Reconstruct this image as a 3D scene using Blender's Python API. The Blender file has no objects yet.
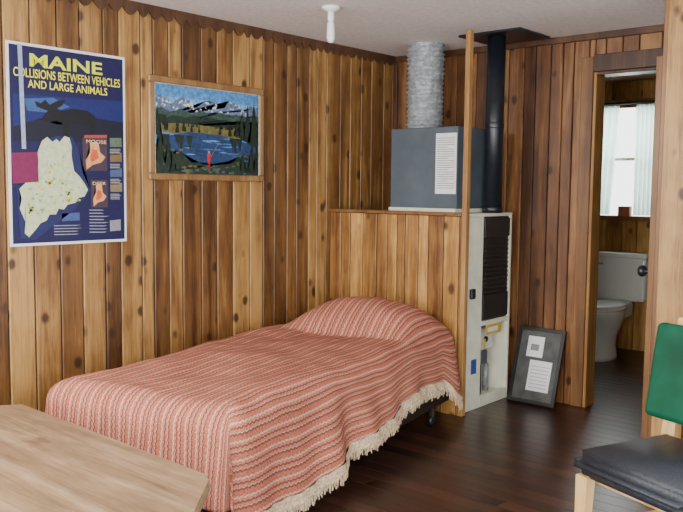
import bpy, bmesh, math, random
from mathutils import Vector, Matrix, noise
random.seed(7)
SC=bpy.context.scene
COL=SC.collection
# ------------------------------------------------------------ materials
def newmat(name):
    m=bpy.data.materials.new(name); m.use_nodes=True
    return m, m.node_tree, m.node_tree.nodes['Principled BSDF']
def flat(name,col,rough=.6,metal=0,var=.12,scale=25,bump=0.0,spec=.5,coat=0):
    m,t,b=newmat(name); N=t.nodes; L=t.links
    tc=N.new('ShaderNodeTexCoord'); nz=N.new('ShaderNodeTexNoise'); nz.inputs['Scale'].default_value=scale; nz.inputs['Detail'].default_value=4
    L.new(tc.outputs['Object'],nz.inputs['Vector'])
    mr=N.new('ShaderNodeMapRange'); mr.inputs['To Min'].default_value=1-var; mr.inputs['To Max'].default_value=1+var
    mr.inputs['From Min'].default_value=.3; mr.inputs['From Max'].default_value=.7
    L.new(nz.outputs['Fac'],mr.inputs['Value'])
    vm=N.new('ShaderNodeVectorMath'); vm.operation='SCALE'; vm.inputs[0].default_value=col[:3]
    L.new(mr.outputs['Result'],vm.inputs['Scale']); L.new(vm.outputs['Vector'],b.inputs['Base Color'])
    b.inputs['Roughness'].default_value=rough; b.inputs['Metallic'].default_value=metal
    b.inputs['Specular IOR Level'].default_value=spec; b.inputs['Coat Weight'].default_value=coat
    if bump:
        bp=N.new('ShaderNodeBump'); bp.inputs['Strength'].default_value=bump; bp.inputs['Distance'].default_value=.01
        L.new(nz.outputs['Fac'],bp.inputs['Height']); L.new(bp.outputs['Normal'],b.inputs['Normal'])
    return m
def wood(name,dark,mid,light,stretch=(1,1,.07),rough=.45,knots=True,tonevar=.34,coat=.12,scale=12,kscale=8.0,span=.27,patch=.32):
    m,t,b=newmat(name); N=t.nodes; L=t.links
    tc=N.new('ShaderNodeTexCoord'); at=N.new('ShaderNodeAttribute'); at.attribute_name='tone'
    off=N.new('ShaderNodeMath'); off.operation='MULTIPLY'; off.inputs[1].default_value=37.3; L.new(at.outputs['Fac'],off.inputs[0])
    ad=N.new('ShaderNodeVectorMath'); ad.operation='ADD'; L.new(tc.outputs['Object'],ad.inputs[0]); L.new(off.outputs[0],ad.inputs[1])
    mp=N.new('ShaderNodeMapping'); mp.inputs['Scale'].default_value=stretch; L.new(ad.outputs[0],mp.inputs['Vector'])
    n1=N.new('ShaderNodeTexNoise'); n1.inputs['Scale'].default_value=scale; n1.inputs['Detail'].default_value=5; n1.inputs['Distortion'].default_value=.9; n1.inputs['Roughness'].default_value=.6
    L.new(mp.outputs[0],n1.inputs['Vector'])
    n2=N.new('ShaderNodeTexNoise'); n2.inputs['Scale'].default_value=scale*9; n2.inputs['Detail'].default_value=3
    L.new(mp.outputs[0],n2.inputs['Vector'])
    n3=N.new('ShaderNodeTexNoise'); n3.inputs['Scale'].default_value=6; n3.inputs['Detail'].default_value=3
    L.new(ad.outputs[0],n3.inputs['Vector'])
    def ma(a_,k_,c_):
        s=N.new('ShaderNodeMath'); s.operation='MULTIPLY_ADD'; s.inputs[1].default_value=k_; L.new(a_,s.inputs[0]); L.new(c_,s.inputs[2]); return s.outputs[0]
    v_=ma(n2.outputs['Fac'],.35,n1.outputs['Fac']); v_=ma(n3.outputs['Fac'],patch,v_); v_=ma(at.outputs['Fac'],tonevar,v_)
    mr=N.new('ShaderNodeMapRange'); c=.675+patch*.5+tonevar*.5; mr.inputs['From Min'].default_value=c-span; mr.inputs['From Max'].default_value=c+span
    L.new(v_,mr.inputs['Value'])
    cr=N.new('ShaderNodeValToRGB'); e=cr.color_ramp.elements
    e[0].color=(*dark,1); e[1].color=(*light,1); x=e.new(.5); x.color=(*mid,1)
    L.new(mr.outputs[0],cr.inputs['Fac']); out=cr.outputs['Color']
    if knots:
        mk=N.new('ShaderNodeMapping'); mk.inputs['Scale'].default_value=(1,1,.7) if stretch[2]<.5 else (.7,1,1); L.new(ad.outputs[0],mk.inputs['Vector'])
        nd=N.new('ShaderNodeTexNoise'); nd.inputs['Scale'].default_value=18; L.new(ad.outputs[0],nd.inputs['Vector'])
        v=N.new('ShaderNodeTexVoronoi'); v.inputs['Scale'].default_value=kscale; L.new(mk.outputs[0],v.inputs['Vector'])
        dv=ma(nd.outputs['Fac'],.12,v.outputs['Distance'])
        kr=N.new('ShaderNodeMapRange'); kr.inputs['From Min'].default_value=.17; kr.inputs['From Max'].default_value=.27; kr.inputs['To Min'].default_value=.9; kr.inputs['To Max'].default_value=0
        L.new(dv,kr.inputs['Value'])
        mx=N.new('ShaderNodeMix'); mx.data_type='RGBA'; L.new(kr.outputs[0],mx.inputs['Factor']); L.new(out,mx.inputs['A'])
        mx.inputs['B'].default_value=(dark[0]*.5,dark[1]*.42,dark[2]*.4,1); out=mx.outputs['Result']
    L.new(out,b.inputs['Base Color'])
    b.inputs['Roughness'].default_value=rough; b.inputs['Coat Weight'].default_value=coat; b.inputs['Coat Roughness'].default_value=.25
    bp=N.new('ShaderNodeBump'); bp.inputs['Strength'].default_value=.15; bp.inputs['Distance'].default_value=.004
    L.new(n2.outputs['Fac'],bp.inputs['Height']); L.new(bp.outputs['Normal'],b.inputs['Normal'])
    return m
M={}
M['wall']=wood('knotty_pine_left',(.060,.023,.006),(.185,.085,.023),(.43,.245,.078))
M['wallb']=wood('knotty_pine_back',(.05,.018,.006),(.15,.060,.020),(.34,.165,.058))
M['halfw']=wood('knotty_pine_partition',(.12,.043,.010),(.35,.17,.043),(.66,.40,.13),kscale=7)
M['post']=wood('pine_post',(.18,.08,.022),(.33,.17,.052),(.42,.25,.085),knots=False)
M['darktrim']=wood('dark_trim_wood',(.02,.008,.004),(.05,.02,.009),(.10,.045,.018),knots=False)
M['trim']=wood('trim_wood',(.10,.04,.012),(.19,.085,.026),(.29,.15,.05),knots=False)
M['frame']=wood('picture_frame_wood',(.15,.075,.026),(.26,.145,.055),(.36,.22,.09),knots=False)
M['floor']=wood('dark_floor_boards',(.013,.005,.003),(.034,.012,.007),(.078,.030,.016),stretch=(.07,1,1),rough=.34,knots=False,coat=.15,tonevar=.35,span=.34)
M['bench']=wood('worn_table_wood',(.15,.09,.048),(.29,.19,.105),(.46,.33,.21),stretch=(.08,1,1),rough=.5,knots=True,coat=.05,kscale=2.2)
M['core']=flat('wall_core_dark',(.02,.010,.005),.8)
M['ceil']=flat('ceiling_board',(.82,.79,.77),.8,var=.09,scale=45,bump=.15)
M['white']=flat('white_enamel',(.74,.75,.60),.35,var=.10,scale=12)
M['porc']=flat('porcelain',(.80,.84,.80),.12,var=.02,coat=.4)
M['black']=flat('black_pipe',(.010,.013,.020),.35,var=.3)
M['grill']=flat('grill_dark',(.015,.014,.014),.45,var=.3)
M['grey']=flat('grey_blue_metal',(.068,.090,.112),.55,var=.15,scale=7)
M['paper']=flat('paper_white',(.75,.77,.78),.8,var=.04)
M['ink']=flat('ink_grey',(.22,.22,.24),.8)
M['silver']=flat('foil_duct',(.33,.36,.39),.42,metal=.25,var=.35,scale=45,bump=.7)
M['blue']=flat('label_blue',(.02,.06,.30),.5)
M['yellow']=flat('label_yellow',(.6,.45,.05),.5)
M['slate']=flat('chair_seat_vinyl',(.018,.023,.032),.5,var=.4,scale=120,bump=.25)
M['green']=flat('chair_back_vinyl',(.002,.08,.045),.3,var=.3,scale=9,bump=.1)
M['chairwood']=wood('chair_wood',(.36,.19,.06),(.56,.36,.14),(.7,.48,.22),knots=False,rough=.3)
M['metal']=flat('bed_frame_metal',(.025,.016,.013),.45,metal=.3,var=.3)
M['sheet']=flat('white_sheet',(.80,.78,.80),.9,var=.05)
M['cream']=flat('cream_fringe',(.60,.47,.31),.95,var=.4,scale=90)
M['bulb']=flat('bulb_glass_white',(.85,.85,.83),.3,var=.02)
M['slatefr']=flat('chalk_panel',(.07,.075,.075),.6,var=.3,scale=15)
M['sill']=flat('small_box_red',(.40,.12,.06),.6)
# ------------------------------------------------------------ mesh helpers
def setmat(me,mats):
    for m in (mats if isinstance(mats,(list,tuple)) else [mats]): me.materials.append(m)
def obj(name,me,parent=None,smooth=False):
    o=bpy.data.objects.new(name,me); COL.objects.link(o)
    if parent: o.parent=parent
    if smooth:
        for p in me.polygons: p.use_smooth=True
    return o
def empty(name,loc=(0,0,0),rz=0):
    e=bpy.data.objects.new(name,None); COL.objects.link(e); e.location=loc; e.rotation_euler=(0,0,rz); e.empty_display_size=.1
    return e
def frombm(name,bm,mat,parent=None,smooth=False,tone=None):
    bmesh.ops.recalc_face_normals(bm,faces=bm.faces)
    me=bpy.data.meshes.new(name); bm.to_mesh(me); bm.free(); setmat(me,mat)
    a=me.attributes.new('tone','FLOAT','POINT')
    tv=random.random() if tone is None else tone
    for d in a.data: d.value=tv
    return obj(name,me,parent,smooth)
def box(name,lo,hi,mat,parent=None,bev=.003,seg=1,tone=None,rot=None,smooth=False):
    lo=Vector(lo);hi=Vector(hi);c=(lo+hi)/2;s=hi-lo
    bm=bmesh.new(); bmesh.ops.create_cube(bm,size=1)
    bmesh.ops.scale(bm,vec=s,verts=bm.verts)
    if bev: bmesh.ops.bevel(bm,geom=bm.edges[:],offset=min(bev,min(s)*.45),segments=seg,affect='EDGES',profile=.5)
    if rot: bmesh.ops.transform(bm,matrix=rot,verts=bm.verts)
    bmesh.ops.translate(bm,vec=c,verts=bm.verts)
    return frombm(name,bm,mat,parent,smooth or seg>1,tone)
def lathe(name,prof,mat,loc=(0,0,0),n=32,parent=None,smooth=True,sx=1,sy=1,mtx=None,wob=0):
    bm=bmesh.new(); rings=[]
    for r,z in prof:
        ring=[]
        for i in range(n):
            a=2*math.pi*i/n; rr_=r+(wob*noise.noise(Vector((math.cos(a)*3,math.sin(a)*3,z*30))) if wob else 0)
            ring.append(bm.verts.new((rr_*math.cos(a)*sx,rr_*math.sin(a)*sy,z)))
        rings.append(ring)
    for a,b in zip(rings,rings[1:]):
        for i in range(n): bm.faces.new((a[i],a[(i+1)%n],b[(i+1)%n],b[i]))
    bm.faces.new(rings[0]); bm.faces.new(rings[-1])
    if mtx: bmesh.ops.transform(bm,matrix=mtx,verts=bm.verts)
    bmesh.ops.translate(bm,vec=loc,verts=bm.verts)
    return frombm(name,bm,mat,parent,smooth)
def loft(name,rings,mat,parent=None,smooth=True):
    n=36; bm=bmesh.new(); R=[]
    for cx,cy,z,rx,ry in rings:
        R.append([bm.verts.new((cx+rx*math.cos(2*math.pi*i/n),cy+ry*math.sin(2*math.pi*i/n),z)) for i in range(n)])
    for a,b in zip(R,R[1:]):
        for i in range(n): bm.faces.new((a[i],a[(i+1)%n],b[(i+1)%n],b[i]))
    bm.faces.new(R[0]); bm.faces.new(R[-1])
    return frombm(name,bm,mat,parent,smooth)
def planks(name,O,U,V,N,regions,mat,w=(.085,.16),gap=.004,th=.014,seed=1,parent=None,vert=True):
    rnd=random.Random(seed); O=Vector(O);U=Vector(U);V=Vector(V);N=Vector(N)
    umax=max(r[1] for r in regions); u=min(r[0] for r in regions)
    vs=[];fs=[];tone=[]
    chamf=.004 if vert else .0006
    while u<umax:
        ww=rnd.uniform(*w); t=rnd.random()
        for (a,b,c,d) in regions:
            p=max(u,a);q=min(u+ww,b)
            if q-p<.01: continue
            cuts=[c,d]
            if not vert:
                k=c+rnd.uniform(.4,2.2); cuts=[c]
                while k<d-.3: cuts.append(k); k+=rnd.uniform(1.2,2.6)
                cuts.append(d)
            for c0,d0 in zip(cuts,cuts[1:]):
                if not vert: t=rnd.random()
                g=gap/2; base=len(vs)
                ring=[(p+g,c0),(q-g,c0),(q-g,d0-.001),(p+g,d0-.001)]
                for (x,y) in ring: vs.append(O+U*x+V*y)
                for (x,y) in ring: vs.append(O+U*x+V*y+N*(th-chamf))
                i=chamf
                ri=[(p+g+i,c0),(q-g-i,c0),(q-g-i,d0-.001),(p+g+i,d0-.001)]
                for (x,y) in ri: vs.append(O+U*x+V*y+N*th)
                tone+= [t]*12
                for k in range(4):
                    k2=(k+1)%4
                    fs.append((base+k,base+k2,base+4+k2,base+4+k)); fs.append((base+4+k,base+4+k2,base+8+k2,base+8+k))
                fs.append((base+8,base+9,base+10,base+11))
        u+=ww
    me=bpy.data.meshes.new(name); me.from_pydata([tuple(v) for v in vs],[],fs); 
    bm=bmesh.new(); bm.from_mesh(me); bmesh.ops.recalc_face_normals(bm,faces=bm.faces); bm.to_mesh(me); bm.free()
    setmat(me,mat); a=me.attributes.new('tone','FLOAT','POINT')
    for i,d in enumerate(a.data): d.value=tone[i]
    return obj(name,me,parent)
# ------------------------------------------------------------ room
H=2.26
X0,X1,Y0=0,5.0,-6.0
wl=empty('wall_left')
box('core',(-.10,Y0,0),(-.014,2.1,H),M['core'],wl,bev=0)
planks('boards',(-.014,Y0,0),(0,1,0),(0,0,1),(1,0,0),[(0,-Y0-.0,0,H)],M['wall'],seed=3,parent=wl,w=(.07,.14),gap=.006)
wb=empty('wall_back')
DX0,DX1,DH=1.48,2.18,2.03
box('core_a',(-.014,.014,0),(DX0,.10,H),M['core'],wb,bev=0)
box('core_b',(DX0,.014,DH),(DX1,.10,H),M['core'],wb,bev=0)
box('core_c',(DX1,.014,0),(X1,.10,H),M['core'],wb,bev=0)
planks('boards',(0,.014,0),(1,0,0),(0,0,1),(0,-1,0),[(0,DX0,0,H),(DX0,DX1,DH,H),(DX1,X1,0,H)],M['wallb'],seed=11,parent=wb,w=(.07,.13),gap=.006)
planks('boards_inner',(0,.10,0),(1,0,0),(0,0,1),(0,1,0),[(.25,DX0,0,H),(DX0,DX1,DH,H),(DX1,2.6,0,H)],M['wallb'],seed=12,parent=wb)
wr=empty('wall_right')
box('core',(2.2,-.84,0),(3.7,-.76,H),M['core'],wr,bev=0)
planks('boards',(2.19,-.84,0),(1,0,0),(0,0,1),(0,-1,0),[(0,1.5,0,H)],M['wall'],seed=23,parent=wr)
box('corner_trim',(2.185,-.858,0),(2.205,-.75,H),M['trim'],wr)
fl=empty('floor')
box('subfloor',(-.1,Y0,-.12),(X1,2.1,-.014),M['core'],fl,bev=0)
planks('boards',(0,Y0,-.014),(0,1,0),(1,0,0),(0,0,1),[(0,8.1,-.014,X1)],M['floor'],seed=5,parent=fl,w=(.085,.092),gap=.0022,vert=False)
box('ceiling',(-.1,Y0,H),(X1,2.1,H+.1),M['ceil'],bev=0)
box('ceiling_bathroom',(.25,.115,H-.03),(2.6,2.0,H-.001),M['trim'],bev=0)
bm=bmesh.new(); y=Y0
def scallop(bm,y0,y1,x):
    n=6; pts=[]
    for i in range(n+1):
        f=i/n; pts.append((y0+(y1-y0)*f, H-.035-.035*abs(math.sin(math.pi*f))))
    a=[bm.verts.new((x,p[0],p[1])) for p in pts]; b=[bm.verts.new((x,p[0],H)) for p in pts]
    c=[bm.verts.new((0.0,p[0],p[1])) for p in pts]
    for i in range(n):
        bm.faces.new((a[i],a[i+1],b[i+1],b[i])); bm.faces.new((c[i],c[i+1],a[i+1],a[i]))
while y<-.03:
    w_=random.uniform(.05,.10); scallop(bm,y,min(y+w_,-.0),.010); y+=w_
frombm('trim_1',bm,M['darktrim'])
box('trim_2',(.0,-.02,H-.04),(2.19,.0,H),M['darktrim'])
box('trim_3',(.0,-.02,0),(.02,0,H-.045),M['darktrim'])
dc=empty('trim_4')
box('casing_left',(DX0-.075,-.022,0),(DX0,0,DH+.09),M['trim'],dc)
box('casing_head',(DX0,-.022,DH),(2.18,0,DH+.10),M['darktrim'],dc)
box('jamb_left',(DX0-.002,-.01,0),(DX0+.018,.115,DH),M['post'],dc)
box('jamb_head',(DX0+.018,-.01,DH-.018),(DX1,.115,DH),M['darktrim'],dc)
box('jamb_right',(DX1-.018,-.005,0),(DX1,.115,DH-.018),M['trim'],dc)
dd=empty('door_1',(2.155,-.03,0),0)
ang=math.atan2(-.68,-.035)
dd.rotation_euler=(0,0,ang)
box('slab',(0,-.018,.02),(.68,.018,1.975),M['trim'],dd,tone=.7)
for i,(a,b) in enumerate(((.06,.32),(.36,.62))):
    box('panel_%d'%i,(a,-.023,.15),(b,.023,.85),M['trim'],dd,bev=.006); box('panel_u%d'%i,(a,-.023,1.05),(b,.023,1.85),M['trim'],dd,bev=.006)
rx=Matrix.Rotation(math.radians(90),4,'X')
kp=[(.028,.0),(.028,.006),(.012,.01),(.011,.03),(.024,.038),(.03,.052),(.025,.066),(.006,.072)]
lathe('knob_in',kp,M['black'],(.62,-.018,.93),parent=dd,mtx=rx)
lathe('knob_out',kp,M['black'],(.62,.018,.93),parent=dd,mtx=Matrix.Rotation(math.radians(-90),4,'X'))
# bathroom
WX0,WX1,WZ0,WZ1=.52,1.17,1.12,2.03
bw=empty('wall_bathroom')
box('core_l',(.15,2.014,0),(WX0,2.1,H),M['core'],bw,bev=0)
box('core_r',(WX1,2.014,0),(2.7,2.1,H),M['core'],bw,bev=0)
box('core_t',(WX0,2.014,WZ1),(WX1,2.1,H),M['core'],bw,bev=0)
box('core_b',(WX0,2.014,0),(WX1,2.1,WZ0),M['core'],bw,bev=0)
planks('boards',(0,2.014,0),(1,0,0),(0,0,1),(0,-1,0),[(.25,WX0,0,H),(WX0,WX1,0,WZ0),(WX0,WX1,WZ1,H),(WX1,2.6,0,H)],M['halfw'],seed=31,parent=bw)
box('side_left',(.17,.10,0),(.25,2.0,H),M['trim'],bw,bev=0)
box('side_right',(2.6,.10,0),(2.68,2.0,H),M['trim'],bw,bev=0)
wi=empty('window_1')
for n_,lo,hi in (('frame_left',(WX0-.05,1.97,WZ0-.05),(WX0+.02,2.06,WZ1+.05)),('frame_right',(WX1-.02,1.97,WZ0-.05),(WX1+.05,2.06,WZ1+.05)),
                 ('head',(WX0,1.97,WZ1-.02),(WX1,2.06,WZ1+.05)),('sill',(WX0-.06,1.93,WZ0-.04),(WX1+.06,2.06,WZ0)),('meeting_rail',(WX0,2.03,1.58),(WX1,2.06,1.605))):
    box(n_,lo,hi,M['trim'] if n_!='meeting_rail' else M['white'],wi)
def curtainmat():
    m,t,b=newmat('sheer_curtain'); N=t.nodes; L=t.links
    b.inputs['Base Color'].default_value=(.62,.76,.70,1); b.inputs['Roughness'].default_value=.9
    tr=N.new('ShaderNodeBsdfTranslucent'); tr.inputs['Color'].default_value=(.60,.78,.69,1)
    mx=N.new('ShaderNodeMixShader'); mx.inputs[0].default_value=.6
    L.new(b.outputs[0],mx.inputs[1]); L.new(tr.outputs[0],mx.inputs[2]); L.new(mx.outputs[0],t.nodes['Material Output'].inputs['Surface'])
    return m
M['curtain']=curtainmat()
cu=empty('window_curtain')
def curtain(n_,x0,x1,zt,zb,sw):
    bm=bmesh.new(); g=[]
    for j in range(13):
        f=j/12; row=[]
        for i in range(65):
            s=i/64; x=x0+(x1-x0)*s+sw*f*s
            row.append(bm.verts.new((x,1.945+.018*math.sin(s*46+f*1.5)*(0.5+.6*f),zt+(zb-zt)*f)))
        g.append(row)
    for j in range(12):
        for i in range(64): bm.faces.new((g[j][i],g[j][i+1],g[j+1][i+1],g[j+1][i]))
    frombm(n_,bm,M['curtain'],cu,True)
curtain('left_panel',.46,.84,2.03,1.13,-.05); curtain('right_panel',.98,1.24,2.03,1.13,0)
lathe('rod',[(.010,-.42),(.010,.42)],M['black'],(.84,1.925,2.045),parent=cu,mtx=Matrix.Rotation(math.radians(90),4,'Y'))
box('soap_box',(.86,1.94,WZ0),(.96,1.99,WZ0+.08),M['sill'])
to=empty('toilet',(.94,0,0))
box('tank',(-.23,1.79,.43),(.23,1.965,.79),M['porc'],to,bev=.03,seg=4)
box('tank_lid',(-.245,1.775,.785),(.245,1.972,.825),M['porc'],to,bev=.014,seg=3)
box('flush_lever',(-.19,1.765,.72),(-.12,1.785,.735),M['silver'],to)
loft('bowl',[(0,1.5,0,.12,.2),(0,1.5,.03,.115,.195),(0,1.52,.1,.095,.165),(0,1.53,.18,.10,.165),(0,1.5,.27,.145,.21),(0,1.47,.34,.175,.25),(0,1.46,.385,.185,.265),(0,1.46,.40,.18,.26)],M['porc'],to)
loft('seat',[(0,1.46,.40,.185,.265),(0,1.46,.405,.193,.272),(0,1.46,.42,.193,.272),(0,1.46,.425,.187,.265)],M['porc'],to)
loft('lid',[(0,1.465,.427,.185,.265),(0,1.465,.431,.19,.27),(0,1.465,.443,.188,.268),(0,1.465,.45,.165,.245)],M['porc'],to)
box('rear_deck',(-.12,1.66,.3),(.12,1.86,.435),M['porc'],to,bev=.03,seg=3)
# ------------------------------------------------------------ half wall partition
hw=empty('partition_half_wall')
box('core',(.0,-.686,0),(1.025,-.634,1.17),M['core'],hw,bev=0)
planks('boards_front',(.002,-.686,0),(1,0,0),(0,0,1),(0,-1,0),[(0,1.02,0,1.17)],M['halfw'],seed=42,parent=hw,w=(.06,.12),gap=.006)
planks('boards_rear',(.002,-.634,0),(1,0,0),(0,0,1),(0,1,0),[(0,1.02,0,1.17)],M['halfw'],seed=43,parent=hw)
box('cap',(.0,-.708,1.172),(1.02,-.620,1.192),M['trim'],hw,tone=.5)
box('post',(1.022,-.705,0),(1.052,-.665,2.225),M['post'],hw,tone=.45)
# ------------------------------------------------------------ furnace
fu=empty('furnace_cabinet')
a,b,c,d=.42,1.018,-.618,-.11
box('panel_top',(a,c,1.165),(b,d,1.185),M['white'],fu)
box('panel_left',(a,c,0),(a+.02,d,1.165),M['white'],fu)
box('panel_front',(a+.02,c,0),(b-.02,c+.02,1.165),M['white'],fu)
box('panel_rear',(a+.02,d-.02,0),(b-.02,d,1.165),M['white'],fu)
box('panel_bottom',(a+.02,c+.02,0.02),(b-.02,d-.02,.05),M['white'],fu)
box('stile_wide',(b-.02,c,0),(b,-.45,1.165),M['white'],fu)
box('stile_narrow',(b-.02,-.13,0),(b,d,1.165),M['white'],fu)
box('rail_mid',(b-.02,-.45,.50),(b,-.13,.53),M['white'],fu)
box('rail_low',(b-.02,-.45,0),(b,-.13,.07),M['white'],fu)
box('grill_back',(b-.03,-.45,.53),(b-.012,-.13,1.165),M['grill'],fu)
for i in range(12):
    z=.70+i*.028
    box('louver_%d'%i,(b-.012,-.43,z),(b+.002,-.15,z+.014),M['grill'],fu,bev=.002)
box('grill_upper_panel',(b-.01,-.44,1.04),(b+.004,-.14,1.155),M['grill'],fu)
box('grill_lower_panel',(b-.01,-.44,.54),(b+.002,-.14,.69),M['grill'],fu)
box('inner_wall',(b-.2,-.45,.07),(b-.19,-.13,.50),M['white'],fu)
box('control_plate',(b-.17,-.42,.33),(b-.05,-.22,.47),M['sheet'],fu,bev=.01)
box('gas_valve',(b-.12,-.36,.24),(b-.05,-.28,.33),M['grey'],fu,bev=.01)
lathe('gas_pipe',[(.012,.05),(.012,.25)],M['black'],(b-.085,-.32,0),parent=fu)
lathe('burner_tube',[(.02,.05),(.02,.22)],M['silver'],(b-.10,-.22,0),parent=fu)
lathe('dial',[(.018,0),(.018,.012),(.012,.016)],M['black'],(b-.05,-.32,.40),parent=fu,mtx=Matrix.Rotation(math.radians(90),4,'Y'))
box('label_yellow',(b-.003,-.43,.36),(b+.003,-.40,.42),M['yellow'],fu)
box('label_blue',(b-.003,-.56,.22),(b+.003,-.50,.31),M['blue'],fu)
box('rating_plate',(b-.001,-.40,.44),(b+.003,-.22,.50),M['yellow'],fu)
box('rating_text',(b-.001,-.38,.455),(b+.004,-.26,.485),M['paper'],fu)
box('latch',(b,-.60,.68),(b+.02,-.55,.74),M['black'],fu,bev=.006)
pl=empty('air_plenum_box')
box('body',(.42,-.60,1.20),(.915,-.19,1.70),M['grey'],pl,bev=.006)
box('base_flange',(.42,-.615,1.186),(.917,-.18,1.212),M['white'],pl)
pp=empty('instruction_sheet')
box('sheet',(.765,-.604,1.30),(.912,-.601,1.66),M['paper'],pp,bev=0)
for i in range(23):
    z=1.63-i*.0135; box('line_%d'%i,(.777,-.6052,z),(.85 if i%5==4 else .90,-.6042,z+.004),M['ink'],pp,bev=0)
prof=[]; z=1.70
while z<H-.014:
    prof+= [(.110,z),(.121,z+.008),(.121,z+.014),(.110,z+.024)]; z+=.030
prof.append((.110,H-.002))
lathe('flexible_duct',prof,M['silver'],(.465,-.30,0),n=48,wob=.010)
fp=empty('flue_pipe')
lathe('pipe',[(.055,1.187),(.055,H-.015)],M['black'],(.985,-.30,0),parent=fp)
lathe('collar',[(.062,1.187),(.062,1.22),(.056,1.225)],M['black'],(.985,-.30,0),parent=fp)
lathe('joint',[(.0565,1.7),(.0575,1.705),(.0575,1.73),(.0565,1.735)],M['black'],(.985,-.30,0),parent=fp)
box('ceiling_flashing_plate',(.80,-.44,H-.014),(1.22,-.07,H-.001),M['black'])
lb=empty('framed_notice_board',(0,0,0))
tilt=math.atan2(.14,.46)
def leaning(n_,x0,x1,z0,z1,y0,y1,mat):
    bm=bmesh.new(); bmesh.ops.create_cube(bm,size=1); bmesh.ops.scale(bm,vec=(x1-x0,y1-y0,z1-z0),verts=bm.verts)
    bmesh.ops.translate(bm,vec=((x0+x1)/2,(y0+y1)/2,(z0+z1)/2),verts=bm.verts)
    bmesh.ops.transform(bm,matrix=Matrix.Translation((0,-.168,.004))@Matrix.Rotation(-tilt,4,'X'),verts=bm.verts)
    return frombm(n_,bm,mat,lb)
X_0,X_1,HH=1.055,1.37,.475
leaning('panel',X_0+.01,X_1-.01,.01,HH-.01,-.004,.006,M['slatefr'])
for n_,q in (('frame_bottom',(X_0,X_1,0,.022)),('frame_top',(X_0,X_1,HH-.022,HH)),('frame_l',(X_0,X_0+.022,.022,HH-.022)),('frame_r',(X_1-.022,X_1,.022,HH-.022))):
    leaning(n_,q[0],q[1],q[2],q[3],-.012,.008,M['grill'])
leaning('note_upper',1.13,1.24,.29,.42,-.0065,-.0045,M['paper'])
leaning('note_lower',1.165,1.315,.08,.27,-.0065,-.0045,M['paper'])
for i in range(7): leaning('note_line_%d'%i,1.18,1.30,.10+i*.022,.103+i*.022,-.0072,-.0068,M['ink'])
leaning('note_drawing',1.155,1.21,.33,.37,-.0072,-.0068,M['ink'])
# ------------------------------------------------------------ flat pictures on left wall
_cc={}
PV=.14
def cm(c,r=.5):
    k=(tuple(c),r,PV)
    if k not in _cc: _cc[k]=flat('print_%02d'%len(_cc),c,r,var=PV,scale=55)
    return _cc[k]
def wallpoly(name,pts,mat,x,parent):
    bm=bmesh.new(); f=bm.faces.new([bm.verts.new((x,p[0],p[1])) for p in pts])
    bmesh.ops.triangulate(bm,faces=[f]); return frombm(name,bm,mat,parent)
po=empty('wall_poster')
PY0,PY1,PZ0,PZ1=-2.89,-2.268,1.045,1.973; PXX=.004
def pp_(px,py):
    s=(px-7)/118; top=40.5+17*s; bot=247-6*s
    return (PY0+(PY1-PY0)*s, PZ1-(PZ1-PZ0)*(py-top)/(bot-top))
def pq(name,pts,col,lay): return wallpoly(name,[pp_(*p) for p in pts],cm(col),PXX+lay*.0006,po)
box('sheet',(.0005,PY0,PZ0),(PXX,PY1,PZ1),M['paper'],po,bev=0)
bx=.013
wallpoly('field',[(PY0+bx,PZ0+bx),(PY1-bx,PZ0+bx),(PY1-bx,PZ1-bx),(PY0+bx,PZ1-bx)],cm((.005,.005,.060)),PXX+.0006,po)
pq('sky_band',[(12,93),(122,101),(122,132),(12,132)],(.006,.014,.12),2)
pq('glow',[(22,98),(50,97),(66,106),(48,112),(25,110)],(.03,.09,.26),3)
pq('hills',[(12,126),(35,118),(55,124),(85,116),(122,122),(122,142),(12,140)],(.003,.005,.02),3)
pq('moose_body',[(42,112),(50,106),(58,110),(70,108),(84,110),(92,116),(91,134),(87,134),(86,124),(66,123),(64,138),(60,138),(58,122),(52,120),(46,121),(38,119)],(.002,.003,.006),4)
pq('moose_antler',[(44,110),(34,106),(32,100),(38,103),(42,99),(46,104),(54,100),(62,99),(58,105),(50,109)],(.004,.004,.008),4.5)
pq('map_shadow',[(36,142),(52,135),(68,136),(74,150),(78,172),(86,190),(70,208),(52,222),(30,240),(16,238),(14,205),(14,188),(32,172)],(.010,.016,.09),5)
pq('state_map',[(34,150),(38,140),(43,136),(48,141),(52,138),(55,141),(60,135),(65,137),(67,146),(67,158),(69,170),(74,175),(79,182),(83,189),(79,196),(73,197),(70,202),(62,204),(58,209),(53,208),(50,214),(44,214),(41,220),(35,223),(30,230),(24,237),(20,233),(21,222),(16,208),(18,198),(16,188),(22,182),(31,177),(34,165),(32,158)],(.52,.62,.40),6)
rr=random.Random(4)
for i in range(90):
    px=rr.uniform(22,74); py=rr.uniform(180,214) if i<72 else rr.uniform(145,180)
    if py<186 and not(40<px<64): px=rr.uniform(40,62)
    if py>204 and px>46: px=rr.uniform(24,42)
    s=rr.uniform(.6,1.4); pq('dot_%d'%i,[(px-s,py-s),(px+s,py-s),(px+s,py+s),(px-s,py+s)],rr.choice([(.62,.55,.04),(.25,.42,.2),(.65,.62,.12)]),7)
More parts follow.
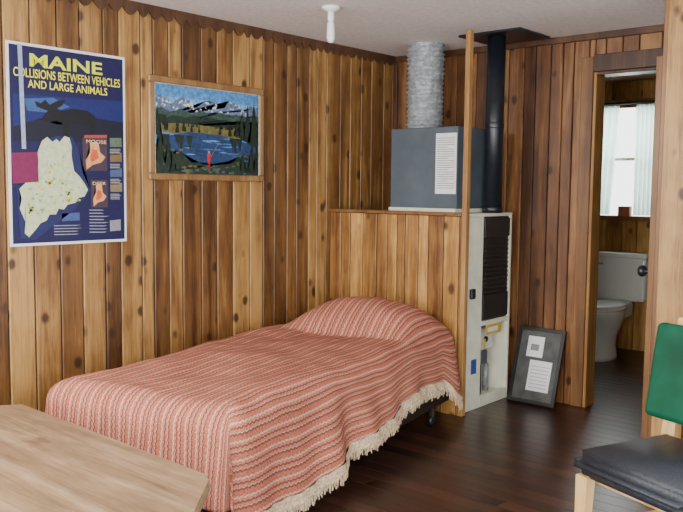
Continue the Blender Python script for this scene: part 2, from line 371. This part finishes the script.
for k,(x0,y0,x1,y1) in enumerate(((78,136,104,170),(86,179,104,207))):
    pq('inset_%d'%k,[(x0,y0),(x1,y0),(x1,y1),(x0,y1)],(.05,.03,.05),5)
    w_=x1-x0;h_=y1-y0
    pq('inset_state_%d'%k,[(x0+w_*a,y0+h_*b) for a,b in ((.3,.18),(.5,.14),(.65,.18),(.7,.45),(.92,.6),(.75,.75),(.4,.82),(.15,.96),(.12,.7),(.3,.45))],(.72,.34,.14),6)
    pq('inset_core_%d'%k,[(x0+w_*a,y0+h_*b) for a,b in ((.4,.35),(.58,.4),(.66,.6),(.4,.74),(.28,.66))],(.6,.10,.04),6.5)
for k,(x0,y0) in enumerate(((107,137),(107,152),(107,167),(107,182))):
    pq('inset_photo_%d'%k,[(x0,y0),(x0+13,y0),(x0+13,y0+9),(x0,y0+9)],((.10,.14,.10),(.16,.12,.06),(.06,.10,.2),(.2,.16,.1))[k],5)
for i in range(8): pq('caption_%d'%i,[(84,209+i*3.2),(84+rr.uniform(12,22),209+i*3.2),(100,210+i*3.2),(84,210+i*3.2)],(.25,.27,.35),5)
for i in range(16): pq('side_caption_%d'%i,[(107,148+(i//4)*15+(i%4)*1.6),(107+rr.uniform(9,13),148+(i//4)*15+(i%4)*1.6),(117,148.8+(i//4)*15+(i%4)*1.6),(107,148.8+(i//4)*15+(i%4)*1.6)],(.3,.3,.3),5)
for i in range(4): pq('left_caption_%d'%i,[(48,225+i*3),(48+rr.uniform(22,30),224.5+i*3),(70,225.5+i*3),(48,226+i*3)],(.25,.27,.35),5)
pq('logo_a',[(56,213),(74,212),(74,220),(56,221)],(.05,.08,.26),5)
pq('logo_b',[(106,220),(118,219),(118,230),(106,231)],(.25,.25,.3),5)
pq('band_red',[(80,134),(104,134),(104,137),(80,137)],(.4,.05,.04),6)
pq('sticky_note',[(9,152),(33,151),(34,181),(10,183)],(.17,.010,.07),9)
pq('glare_streak',[(17,44),(21,45),(23,148),(19,148)],(.30,.36,.50),8)  # glare on the poster, painted as a pale strip
def text(body,px0,px1,pyt,pyb,mat,x,parent,conv,off=0.0):
    cu_=bpy.data.curves.new(body[:6],'FONT'); cu_.body=body; cu_.size=1; cu_.offset=off; o=bpy.data.objects.new('lettering_'+body.split()[0].lower(),cu_); COL.objects.link(o)
    cu_.materials.append(mat); bpy.context.view_layer.update()
    bb=[Vector(v) for v in o.bound_box]; mn=Vector((min(v.x for v in bb),min(v.y for v in bb),0)); mxx=Vector((max(v.x for v in bb),max(v.y for v in bb),0))
    a=conv(px0,pyb); b_=conv(px1,pyb); c_=conv(px0,pyt)
    sx=(b_[0]-a[0])/(mxx.x-mn.x); sy=(c_[1]-a[1])/(mxx.y-mn.y)
    R=Matrix(((0,0,1,x),(sx,0,0,a[0]-mn.x*sx),(0,sy,0,a[1]-mn.y*sy),(0,0,0,1)))
    o.matrix_world=R; o.parent=parent
text('MAINE',28,100,53,66,cm((.68,.78,.02)),PXX+.003,po,pp_,.025)
text('COLLISIONS BETWEEN VEHICLES',13,119,66.5,75.5,cm((.85,.80,.03)),PXX+.003,po,pp_,.008)
text('AND LARGE ANIMALS',26,105,79,87,cm((.85,.80,.03)),PXX+.003,po,pp_,.008)
text('MOOSE',82,103,138.5,142,cm((.8,.6,.3)),PXX+.0045,po,pp_)
text('DEER',88,102,181,184,cm((.8,.6,.3)),PXX+.0045,po,pp_)
PV=.38
lp=empty('landscape_picture_frame')
LY0,LY1,LZ0,LZ1=-2.135,-1.318,1.36,1.905
fw=.036
for n_,lo,hi in (('frame_b',(0,LY0,LZ0),(.024,LY1,LZ0+fw)),('frame_t',(0,LY0,LZ1-fw),(.024,LY1,LZ1)),('frame_l',(0,LY0,LZ0+fw),(.024,LY0+fw,LZ1-fw)),('frame_r',(0,LY1-fw,LZ0+fw),(.024,LY1,LZ1-fw))):
    box(n_,lo,hi,M['frame'],lp,bev=.006,tone=.4)
def lf(s,t): return (LY0+fw+(LY1-LY0-2*fw)*s, LZ0+fw+(LZ1-LZ0-2*fw)*t)
def lq(name,pts,col,lay): return wallpoly(name,[lf(min(1,max(0,p[0])),min(1,max(0,p[1]))) for p in pts],cm(col),.010+lay*.0006,lp)
box('backing',(.0,LY0+.01,LZ0+.01),(.0098,LY1-.01,LZ1-.01),M['paper'],lp,bev=0)
for k,(a_,b_) in enumerate((((0,.99),(1,1)),((.99,0),(1,.99)),((0,0),(.006,.99)))):
    lq('mat_%d'%k,[a_,(b_[0],a_[1]),b_,(a_[0],b_[1])],(.4,.4,.36),16)
lq('sky',[(0,0),(1,0),(1,1),(0,1)],(.07,.24,.55),0)
lq('haze',[(0,.72),(1,.72),(1,.86),(0,.86)],(.15,.34,.60),.5)
rg=random.Random(21)
def ridge(x0,x1,base,amp,n): 
    return [(x0+(x1-x0)*i/n, base+amp*(rg.random()-.5)+.5*amp*math.sin(i*1.1)) for i in range(n+1)]
m1=ridge(0,1,.83,.06,26); lq('mountains_far',[(0,.6)]+m1+[(1,.6)],(.11,.16,.27),1)
for k in range(80):
    x=rg.uniform(.0,.9); i=min(25,int(x*26)); yy=m1[i][1]-rg.uniform(.01,.10); w_=rg.uniform(.006,.018)
    lq('snow_%d'%k,[(x-w_,yy-rg.uniform(.01,.03)),(x+rg.uniform(-.005,.005),yy-.012),(x+w_,yy-rg.uniform(.01,.03)),(x+rg.uniform(-.006,.006),yy+.008)],(.58,.64,.72),1.5+k*.004)
lq('forest_slope',[(0,.5)]+ridge(0,1,.715,.03,30)+[(1,.5)],(.035,.07,.06),2)
lq('forest_slope_near',[(0,.5)]+ridge(0,1,.65,.03,36)+[(1,.5)],(.013,.03,.02),2.5)
lq('meadow',[(0,.46),(0,.555),(.3,.575),(.6,.56),(1,.565),(1,.43)],(.13,.12,.035),3)
lq('lake',[(.0,.12),(.05,.40),(.3,.48),(.6,.47),(.85,.40),(1,.38),(1,.12)],(.018,.045,.13),4)
for k in range(24):
    x=rg.uniform(.3,.75); y=rg.uniform(.22,.45); w_=rg.uniform(.03,.10); lq('lake_glint_%d'%k,[(x-w_,y),(x,y+rg.uniform(.005,.014)),(x+w_,y),(x,y-rg.uniform(.005,.014))],rg.choice([(.07,.20,.45),(.12,.28,.55),(.04,.12,.32),(.012,.03,.07)]),4.6+k*.01)
for k in range(16):
    x=rg.choice([rg.uniform(.05,.32),rg.uniform(.68,.97)]); lq('reflected_tree_%d'%k,[(x-.03,.44),(x+.03,.44),(x+.01,rg.uniform(.22,.36))],(.010,.022,.02),5.5+k*.01)
lq('near_shore',[(0,0),(0,.34),(.06,.28),(.1,.31),(.18,.22),(.25,.23),(.33,.13),(.4,.14),(.5,.08),(.6,.12),(.7,.13),(.8,.23),(.88,.21),(1,.32),(1,0)],(.016,.03,.02),6)
for k in range(80):
    x=rg.uniform(.02,.97); t_=rg.uniform(.0,.24)*(1.2 if abs(x-.5)>.25 else .4); lq('shrub_%d'%k,[(x-.016,t_),(x-.01,t_+.022),(x+.005,t_+.014),(x+.014,t_+.026),(x+.018,t_)],rg.choice([(.05,.09,.03),(.12,.11,.04),(.03,.08,.17),(.015,.03,.02),(.06,.11,.14)]),6.4+k*.004)
for k in range(30):
    x=rg.uniform(.0,1); lq('meadow_tree_%d'%k,[(x-.010,.54),(x+.010,.54),(x,.54+rg.uniform(.04,.10))],(.012,.028,.018),6.8)
def tree(k,x,b_,h,w_,col=(.009,.022,.014)):
    pts=[(x-w_*.1,b_)]; n=9
    for i in range(n):
        f=i/n; j=rg.uniform(.75,1.1); pts.append((x-w_*(1-f)*j,b_+h*(.06+f*.92))); pts.append((x-w_*(1-f)*.55,b_+h*(.11+f*.92)))
    pts.append((x,b_+h))
    for i in reversed(range(n)):
        f=i/n; j=rg.uniform(.75,1.1); pts.append((x+w_*(1-f)*.55,b_+h*(.11+f*.92))); pts.append((x+w_*(1-f)*j,b_+h*(.06+f*.92)))
    pts.append((x+w_*.1,b_)); lq('tree_%d'%k,pts,col,7+k*.1)
for k,(x,b_,h,w_) in enumerate(((.88,.40,.46,.06),(.95,.36,.54,.07),(.82,.44,.33,.045),(.05,.1,.55,.05),(.12,.08,.38,.04),(.03,.42,.33,.035),(.77,.46,.22,.035),(.2,.46,.14,.02),(.26,.48,.15,.02),(.1,.48,.2,.025),(.92,.02,.35,.05),(.33,.48,.11,.016),(.98,.05,.3,.045),(.7,.46,.16,.02),(.16,.02,.26,.03),(.4,.48,.1,.012),(.83,.05,.22,.035),(.6,.47,.11,.014))):
    tree(k,x,b_,h,w_)
lq('angler_body',[(.478,.13),(.503,.13),(.510,.24),(.473,.24)],(.50,.02,.03),9)
lq('angler_legs',[(.480,.05),(.503,.05),(.503,.13),(.480,.13)],(.16,.02,.03),9)
lq('angler_head',[(.483,.24),(.500,.24),(.500,.275),(.483,.275)],(.4,.22,.15),9)
lq('fishing_rod',[(.51,.21),(.585,.38),(.588,.38),(.514,.205)],(.25,.22,.18),9)
# ------------------------------------------------------------ bed
ax=Vector((.187,-.982,0)).normalized(); rt=Vector((.982,.187,0)).normalized()
HRx,HRy=1.03,-.755; W=1.0; L_=2.09
cen_head=Vector((HRx,HRy,0))-rt*(W/2)
bed=empty('bed'); 
def bp(c,a,z): v=cen_head+rt*c+ax*a; return (v.x,v.y,z)
RotM=Matrix(((rt.x,-ax.x,0,0),(rt.y,-ax.y,0,0),(0,0,1,0),(0,0,0,1)))
def bbox(n_,c0,c1,a0,a1,z0,z1,mat,bev=.005,seg=1):
    bm=bmesh.new(); bmesh.ops.create_cube(bm,size=1); s=Vector((c1-c0,a1-a0,z1-z0)); bmesh.ops.scale(bm,vec=s,verts=bm.verts)
    if bev: bmesh.ops.bevel(bm,geom=bm.edges[:],offset=min(bev,min(s)*.45),segments=seg,affect='EDGES')
    bmesh.ops.transform(bm,matrix=RotM,verts=bm.verts)
    bmesh.ops.translate(bm,vec=bp((c0+c1)/2,(a0+a1)/2,(z0+z1)/2),verts=bm.verts)
    return frombm(n_,bm,mat,bed,seg>1)
bbox('mattress',-.465,.465,.02,1.98,.325,.50,M['sheet'],.08,4)
bbox('box_spring',-.465,.475,.02,1.98,.155,.325,M['sheet'],.03,3)
bbox('rail_right',.44,.48,.0,2.0,.11,.15,M['metal']); bbox('rail_left',-.48,-.44,.0,2.0,.11,.15,M['metal'])
bbox('rail_foot',-.44,.44,1.96,2.0,.11,.15,M['metal']); bbox('rail_head',-.44,.44,0,.04,.11,.15,M['metal']); bbox('rail_mid',-.44,.44,.98,1.02,.11,.15,M['metal'])
for k,(c_,a_) in enumerate(((.45,.2),(-.45,.2),(.45,1.8),(-.45,1.8))):
    bbox('leg_%d'%k,c_-.015,c_+.015,a_-.015,a_+.015,.05,.14,M['metal'])
    p=bp(c_,a_,.027); lathe('caster_%d'%k,[(.02,-.012),(.027,-.009),(.027,.009),(.02,.012)],M['black'],p,parent=bed,mtx=Matrix.Rotation(math.radians(90),4,'Y'))
bbox('pillow',-.30,.40,.08,.44,.50,.59,M['sheet'],.04,4)
def blanketmat():
    m,t,b=newmat('striped_bedspread'); N=t.nodes; L=t.links
    uv=N.new('ShaderNodeUVMap'); uv.uv_map='UVMap'; sp=N.new('ShaderNodeSeparateXYZ'); L.new(uv.outputs[0],sp.inputs[0])
    def math_(op,a_,b_=None,c_=None):
        n=N.new('ShaderNodeMath'); n.operation=op
        for i,v in enumerate((a_,b_,c_)):
            if v is None: continue
            if isinstance(v,(int,float)): n.inputs[i].default_value=v
            else: L.new(v,n.inputs[i])
        return n.outputs[0]
    zig=math_('PINGPONG',sp.outputs['Y'],.012)
    u=math_('MULTIPLY_ADD',zig,.35,sp.outputs['X'])
    f=math_('FRACT',math_('MULTIPLY',u,18.0))
    cr=N.new('ShaderNodeValToRGB'); e=cr.color_ramp.elements
    A=(.41,.13,.085);B=(.48,.185,.125);C=(.50,.36,.27);D=(.19,.065,.048)
    stops=[(0,A),(.08,A),(.13,C),(.18,C),(.23,A),(.34,B),(.38,D),(.46,D),(.50,B),(.60,A),(.65,C),(.69,D),(.77,D),(.82,A),(1.0,A)]
    e[0].position=0; e[0].color=(*A,1); e[1].position=1; e[1].color=(*A,1)
    for p_,c_ in stops[1:-1]:
        x=e.new(p_); x.color=(*c_,1)
    L.new(f,cr.inputs['Fac'])
    nz=N.new('ShaderNodeTexNoise'); nz.inputs['Scale'].default_value=160; nz.inputs['Detail'].default_value=3; L.new(uv.outputs[0],nz.inputs['Vector'])
    n2=N.new('ShaderNodeTexNoise'); n2.inputs['Scale'].default_value=5; L.new(uv.outputs[0],n2.inputs['Vector'])
    mr=N.new('ShaderNodeMapRange'); mr.inputs['From Min'].default_value=.3; mr.inputs['From Max'].default_value=.7; mr.inputs['To Min'].default_value=.6; mr.inputs['To Max'].default_value=1.4; L.new(nz.outputs['Fac'],mr.inputs['Value'])
    mr2=N.new('ShaderNodeMapRange'); mr2.inputs['To Min'].default_value=.7; mr2.inputs['To Max'].default_value=1.3; L.new(n2.outputs['Fac'],mr2.inputs['Value'])
    k=math_('MULTIPLY',mr.outputs[0],mr2.outputs[0])
    vm=N.new('ShaderNodeVectorMath'); vm.operation='SCALE'; L.new(cr.outputs['Color'],vm.inputs[0]); L.new(k,vm.inputs['Scale'])
    L.new(vm.outputs[0],b.inputs['Base Color']); b.inputs['Roughness'].default_value=.95; b.inputs['Specular IOR Level'].default_value=.1
    bm_=N.new('ShaderNodeBump'); bm_.inputs['Strength'].default_value=.5; bm_.inputs['Distance'].default_value=.004; L.new(f,bm_.inputs['Height']); L.new(bm_.outputs[0],b.inputs['Normal'])
    return m
M['blanket']=blanketmat()
TOP=.53; R_=.11
def prof1(x,half,flare):
    s=1 if x>=0 else -1; ax_=abs(x); fl=half-R_
    if ax_<=fl: return x,0,0
    d=ax_-fl; arc=R_*math.pi/2
    if d<arc:
        th=d/R_; return s*(fl+R_*math.sin(th)),R_*(1-math.cos(th)),d
    return s*(half+(d-arc)*flare),R_+(d-arc)*(1-flare*flare*.5),d
def smax(a_,b_):
    k=.03; h=max(k-abs(a_-b_),0)/k
    return max(a_,b_)+h*h*k*.25*(1 if min(a_,b_)>0 else 0)
def sstep(x): x=min(1,max(0,x)); return x*x*(3-2*x)
def blanket_pt(c,a,lift=0):
    if c>.5:
        kk=.72+.56*sstep((a-.30)/1.6)
        if a<.20: kk=.72+.42*sstep((.20-a)/.16)
        kk+=.03*math.sin(a*9)
        c=.5+(c-.5)*kk
    pc,dc_,oc=prof1(c,W/2,.13)
    if a<L_/2: pa,da=a,0
    else:
        q,da,_=prof1(a-L_/2,L_/2,.10); pa=q+L_/2
    t=(a-.26)/.30; u_=(c-.06)/.43
    b_=0
    if abs(u_)<1 and abs(t)<1: b_=.18*(1-abs(u_)**2.6)*(1-abs(t)**2.2)
    drop=smax(dc_,da)
    z=TOP-drop+b_
    n1=noise.noise(Vector((c*3,a*3,1.3))); n2=noise.noise(Vector((c*9,a*7,4.3)))
    z+= .018*n1+.009*n2 if drop<.12 else .012*n1
    if dc_>.08 and c>0:
        k=min(1,(dc_-.08)/.2); pc+=k*(.018*math.sin(a*9+1.8*math.sin(a*5))+.009*math.sin(a*23+1))
    if da>.08:
        k=min(1,(da-.08)/.2); pa+=k*.012*math.sin(c*17)
    R2=.12 if pc>0 else .05; dx=abs(pc)-(W/2-R2); dy=pa-(L_-R2)
    if dx>0 and dy>0:
        sc=max(dx,dy)/math.hypot(dx,dy); s_=1 if pc>0 else -1
        pc=s_*((W/2-R2)+dx*sc); pa=(L_-R2)+dy*sc
    v=bp(pc,pa,z+lift); return Vector(v)
cs=[]; 
c=-.74
CR=.50+.30
while c<CR+.0001: cs.append(c); c+=.0125
asx=[]; a=0.0
while a<L_+.32: asx.append(a); a+=.0145
bm=bmesh.new(); uvl=bm.loops.layers.uv.new('UVMap'); G=[]
for a in asx:
    row=[]
    for c in cs:
        p=blanket_pt(c,a)
        p.x=max(p.x,.022); p.y=min(p.y,-.718)
        row.append(bm.verts.new(p))
    G.append(row)
for j in range(len(asx)-1):
    for i in range(len(cs)-1):
        f=bm.faces.new((G[j][i],G[j][i+1],G[j+1][i+1],G[j+1][i]))
        for l,(ii,jj) in zip(f.loops,((i,j),(i+1,j),(i+1,j+1),(i,j+1))): l[uvl].uv=(cs[ii],asx[jj])
o=frombm('bedspread',bm,M['blanket'],bed,True)
so=o.modifiers.new('s','SOLIDIFY'); so.thickness=.004
bm=bmesh.new()
rr=random.Random(9)
edge=[(blanket_pt(cs[-1],a),a) for a in [k*.005 for k in range(int((L_)/.005))]]
for p,a in edge: p.y=min(p.y,-.718)
prev=None; out=rt
for p,a in edge:
    row=[]
    band=.038
    for j in range(4):
        f=j/3
        row.append(bm.verts.new(p+Vector((0,0,.010-(band+.010)*f))+out*(.006+.004*math.sin(a*60+f*2)+.003*math.sin(f*9))))
    if prev:
        for j in range(3): bm.faces.new((prev[j],row[j],row[j+1],prev[j+1]))
    prev=row
for p,a in edge:
    ln=.030+rr.uniform(-.010,.012)+.006*math.sin(a*95); w_=.0019; base=p+Vector((0,0,-band+.004))+out*(.008+rr.uniform(-.003,.003))
    sway=rr.uniform(-.009,.009)
    q=[base-ax*w_,base+ax*w_,base+ax*(w_*.9+sway)+Vector((0,0,-ln)),base+ax*(-w_*.9+sway)+Vector((0,0,-ln))]
    vv=[bm.verts.new(x) for x in q]; vv2=[bm.verts.new(x+out*.003) for x in q]
    bm.faces.new(vv); bm.faces.new(vv2)
    for i in range(4): bm.faces.new((vv[i],vv[(i+1)%4],vv2[(i+1)%4],vv2[i]))
frombm('fringe',bm,M['cream'],bed)
# ------------------------------------------------------------ low table in the foreground
tb=empty('wooden_table')
pts=[(.50,-3.105),(1.66,-3.125),(1.715,-3.15),(1.87,-3.33),(1.90,-3.45),(1.90,-4.05),(.44,-4.05),(.44,-3.2)]
bm=bmesh.new(); f=bm.faces.new([bm.verts.new((x,y,.415)) for x,y in pts]); r=bmesh.ops.extrude_face_region(bm,geom=[f])
bmesh.ops.translate(bm,vec=(0,0,.035),verts=[v for v in r['geom'] if isinstance(v,bmesh.types.BMVert)])
bmesh.ops.bevel(bm,geom=bm.edges[:],offset=.005,segments=2,affect='EDGES')
frombm('top',bm,M['bench'],tb,tone=.50)
for k,(x,y) in enumerate(((.56,-3.22),(1.68,-3.24),(.56,-3.95),(1.82,-3.95))): box('leg_%d'%k,(x-.03,y-.03,0),(x+.03,y+.03,.416),M['bench'],tb,tone=.3)
box('apron_rear',(.59,-3.24,.33),(1.65,-3.215,.416),M['bench'],tb,tone=.2); box('apron_front',(.59,-3.965,.33),(1.79,-3.94,.416),M['bench'],tb,tone=.2)
# ------------------------------------------------------------ chair
ch=empty('dining_chair',(2.73,-2.11,0),math.radians(-21.5))
bm=bmesh.new(); bmesh.ops.create_cube(bm,size=1); bmesh.ops.scale(bm,vec=(.48,.46,.085),verts=bm.verts)
bmesh.ops.bevel(bm,geom=bm.edges[:],offset=.036,segments=4,affect='EDGES')
bmesh.ops.translate(bm,vec=(0,0,.4425),verts=bm.verts)
for v in bm.verts:
    if v.co.z>.46: v.co.z+=.012*(1-(v.co.x/.24)**2)*(1-(v.co.y/.23)**2)
frombm('seat',bm,M['slate'],ch,True)
box('seat_frame',(-.19,-.15,.37),(.19,.20,.405),M['chairwood'],ch)
tl=Matrix.Rotation(math.radians(-9),4,'X')
box('back_pad',(-.285,.185,.535),(.285,.24,.87),M['green'],ch,bev=.024,seg=4,rot=tl)
def leg(n_,p0,p1,r0,r1):
    bm=bmesh.new(); p0=Vector(p0);p1=Vector(p1)
    a=[bm.verts.new(p0+Vector((x*r0,y*r0,0))) for x,y in ((-1,-1),(1,-1),(1,1),(-1,1))]; b_=[bm.verts.new(p1+Vector((x*r1,y*r1,0))) for x,y in ((-1,-1),(1,-1),(1,1),(-1,1))]
    bm.faces.new(a); bm.faces.new(b_)
    for i in range(4): bm.faces.new((a[i],a[(i+1)%4],b_[(i+1)%4],b_[i]))
    bmesh.ops.recalc_face_normals(bm,faces=bm.faces); bmesh.ops.bevel(bm,geom=bm.edges[:],offset=.004,segments=2,affect='EDGES')
    frombm(n_,bm,M['chairwood'],ch)
for k,s in enumerate((-1,1)):
    leg('leg_front_%d'%k,(s*.195,-.20,0),(s*.19,-.19,.405),.015,.024)
    leg('leg_rear_%d'%k,(s*.195,.24,0),(s*.19,.195,.42),.015,.02)
    leg('back_post_%d'%k,(s*.215,.205,.40),(s*.235,.292,.885),.018,.013)
    box('stretcher_%d'%k,(s*.19-.008,-.18,.2),(s*.19+.008,.21,.225),M['chairwood'],ch)
# ------------------------------------------------------------ ceiling lamp
cl=empty('ceiling_lamp')
lathe('rose',[(.048,H-.001),(.048,H-.010),(.03,H-.022),(.018,H-.026)],M['bulb'],(.71,-1.5,0),parent=cl)
lathe('socket',[(.016,H-.024),(.018,H-.07),(.015,H-.075)],M['bulb'],(.71,-1.5,0),parent=cl)
lathe('lamp_tube',[(.013,H-.073),(.019,H-.09),(.021,H-.16),(.016,H-.178),(.006,H-.184)],M['bulb'],(.71,-1.5,0),parent=cl)
# ------------------------------------------------------------ lights
w=bpy.data.worlds.new('World'); SC.world=w; w.use_nodes=True
bg=w.node_tree.nodes['Background']; bg.inputs['Color'].default_value=(.97,.98,1.0,1); bg.inputs['Strength'].default_value=4.0
def area(n_,loc,target,size,power,col=(1,1,1),sy=None):
    l=bpy.data.lights.new(n_,'AREA'); l.energy=power; l.color=col; l.shape='RECTANGLE'; l.size=size; l.size_y=sy or size
    o=bpy.data.objects.new(n_,l); COL.objects.link(o); o.location=loc
    o.rotation_euler=(Vector(target)-Vector(loc)).to_track_quat('-Z','Y').to_euler(); return o
area('fill_light_front',(3.3,-5.8,1.25),(1.4,-.8,1.6),2.2,140,(1,.95,.86),1.5)  # added fill behind the camera, brightens room and ceiling; no window modelled
area('fill_light_table',(.35,-4.7,1.9),(.8,-4.0,.45),.35,80,(1,.95,.93),.35)  # added fill above the table for its bright left end; no window here
area('daylight_bath_window',(.84,2.5,1.9),(1.2,1.2,.4),.8,30,(.95,.98,1),.9)
# ------------------------------------------------------------ camera
f_=814.0
Yc=Vector((708,61,-814)).normalized(); Xc=Vector((941.5,-78,814)); Xc=(Xc-Yc*Xc.dot(Yc)).normalized(); Zc=Xc.cross(Yc)
R=Matrix((Xc,Yc,Zc)).to_4x4()
cd=bpy.data.cameras.new('camera'); cam=bpy.data.objects.new('camera',cd); COL.objects.link(cam)
cam.matrix_world=Matrix.Translation((3.57,-4.7,1.33))@R
cd.sensor_width=36; cd.lens=f_/683*36; cd.clip_start=.05
SC.camera=cam
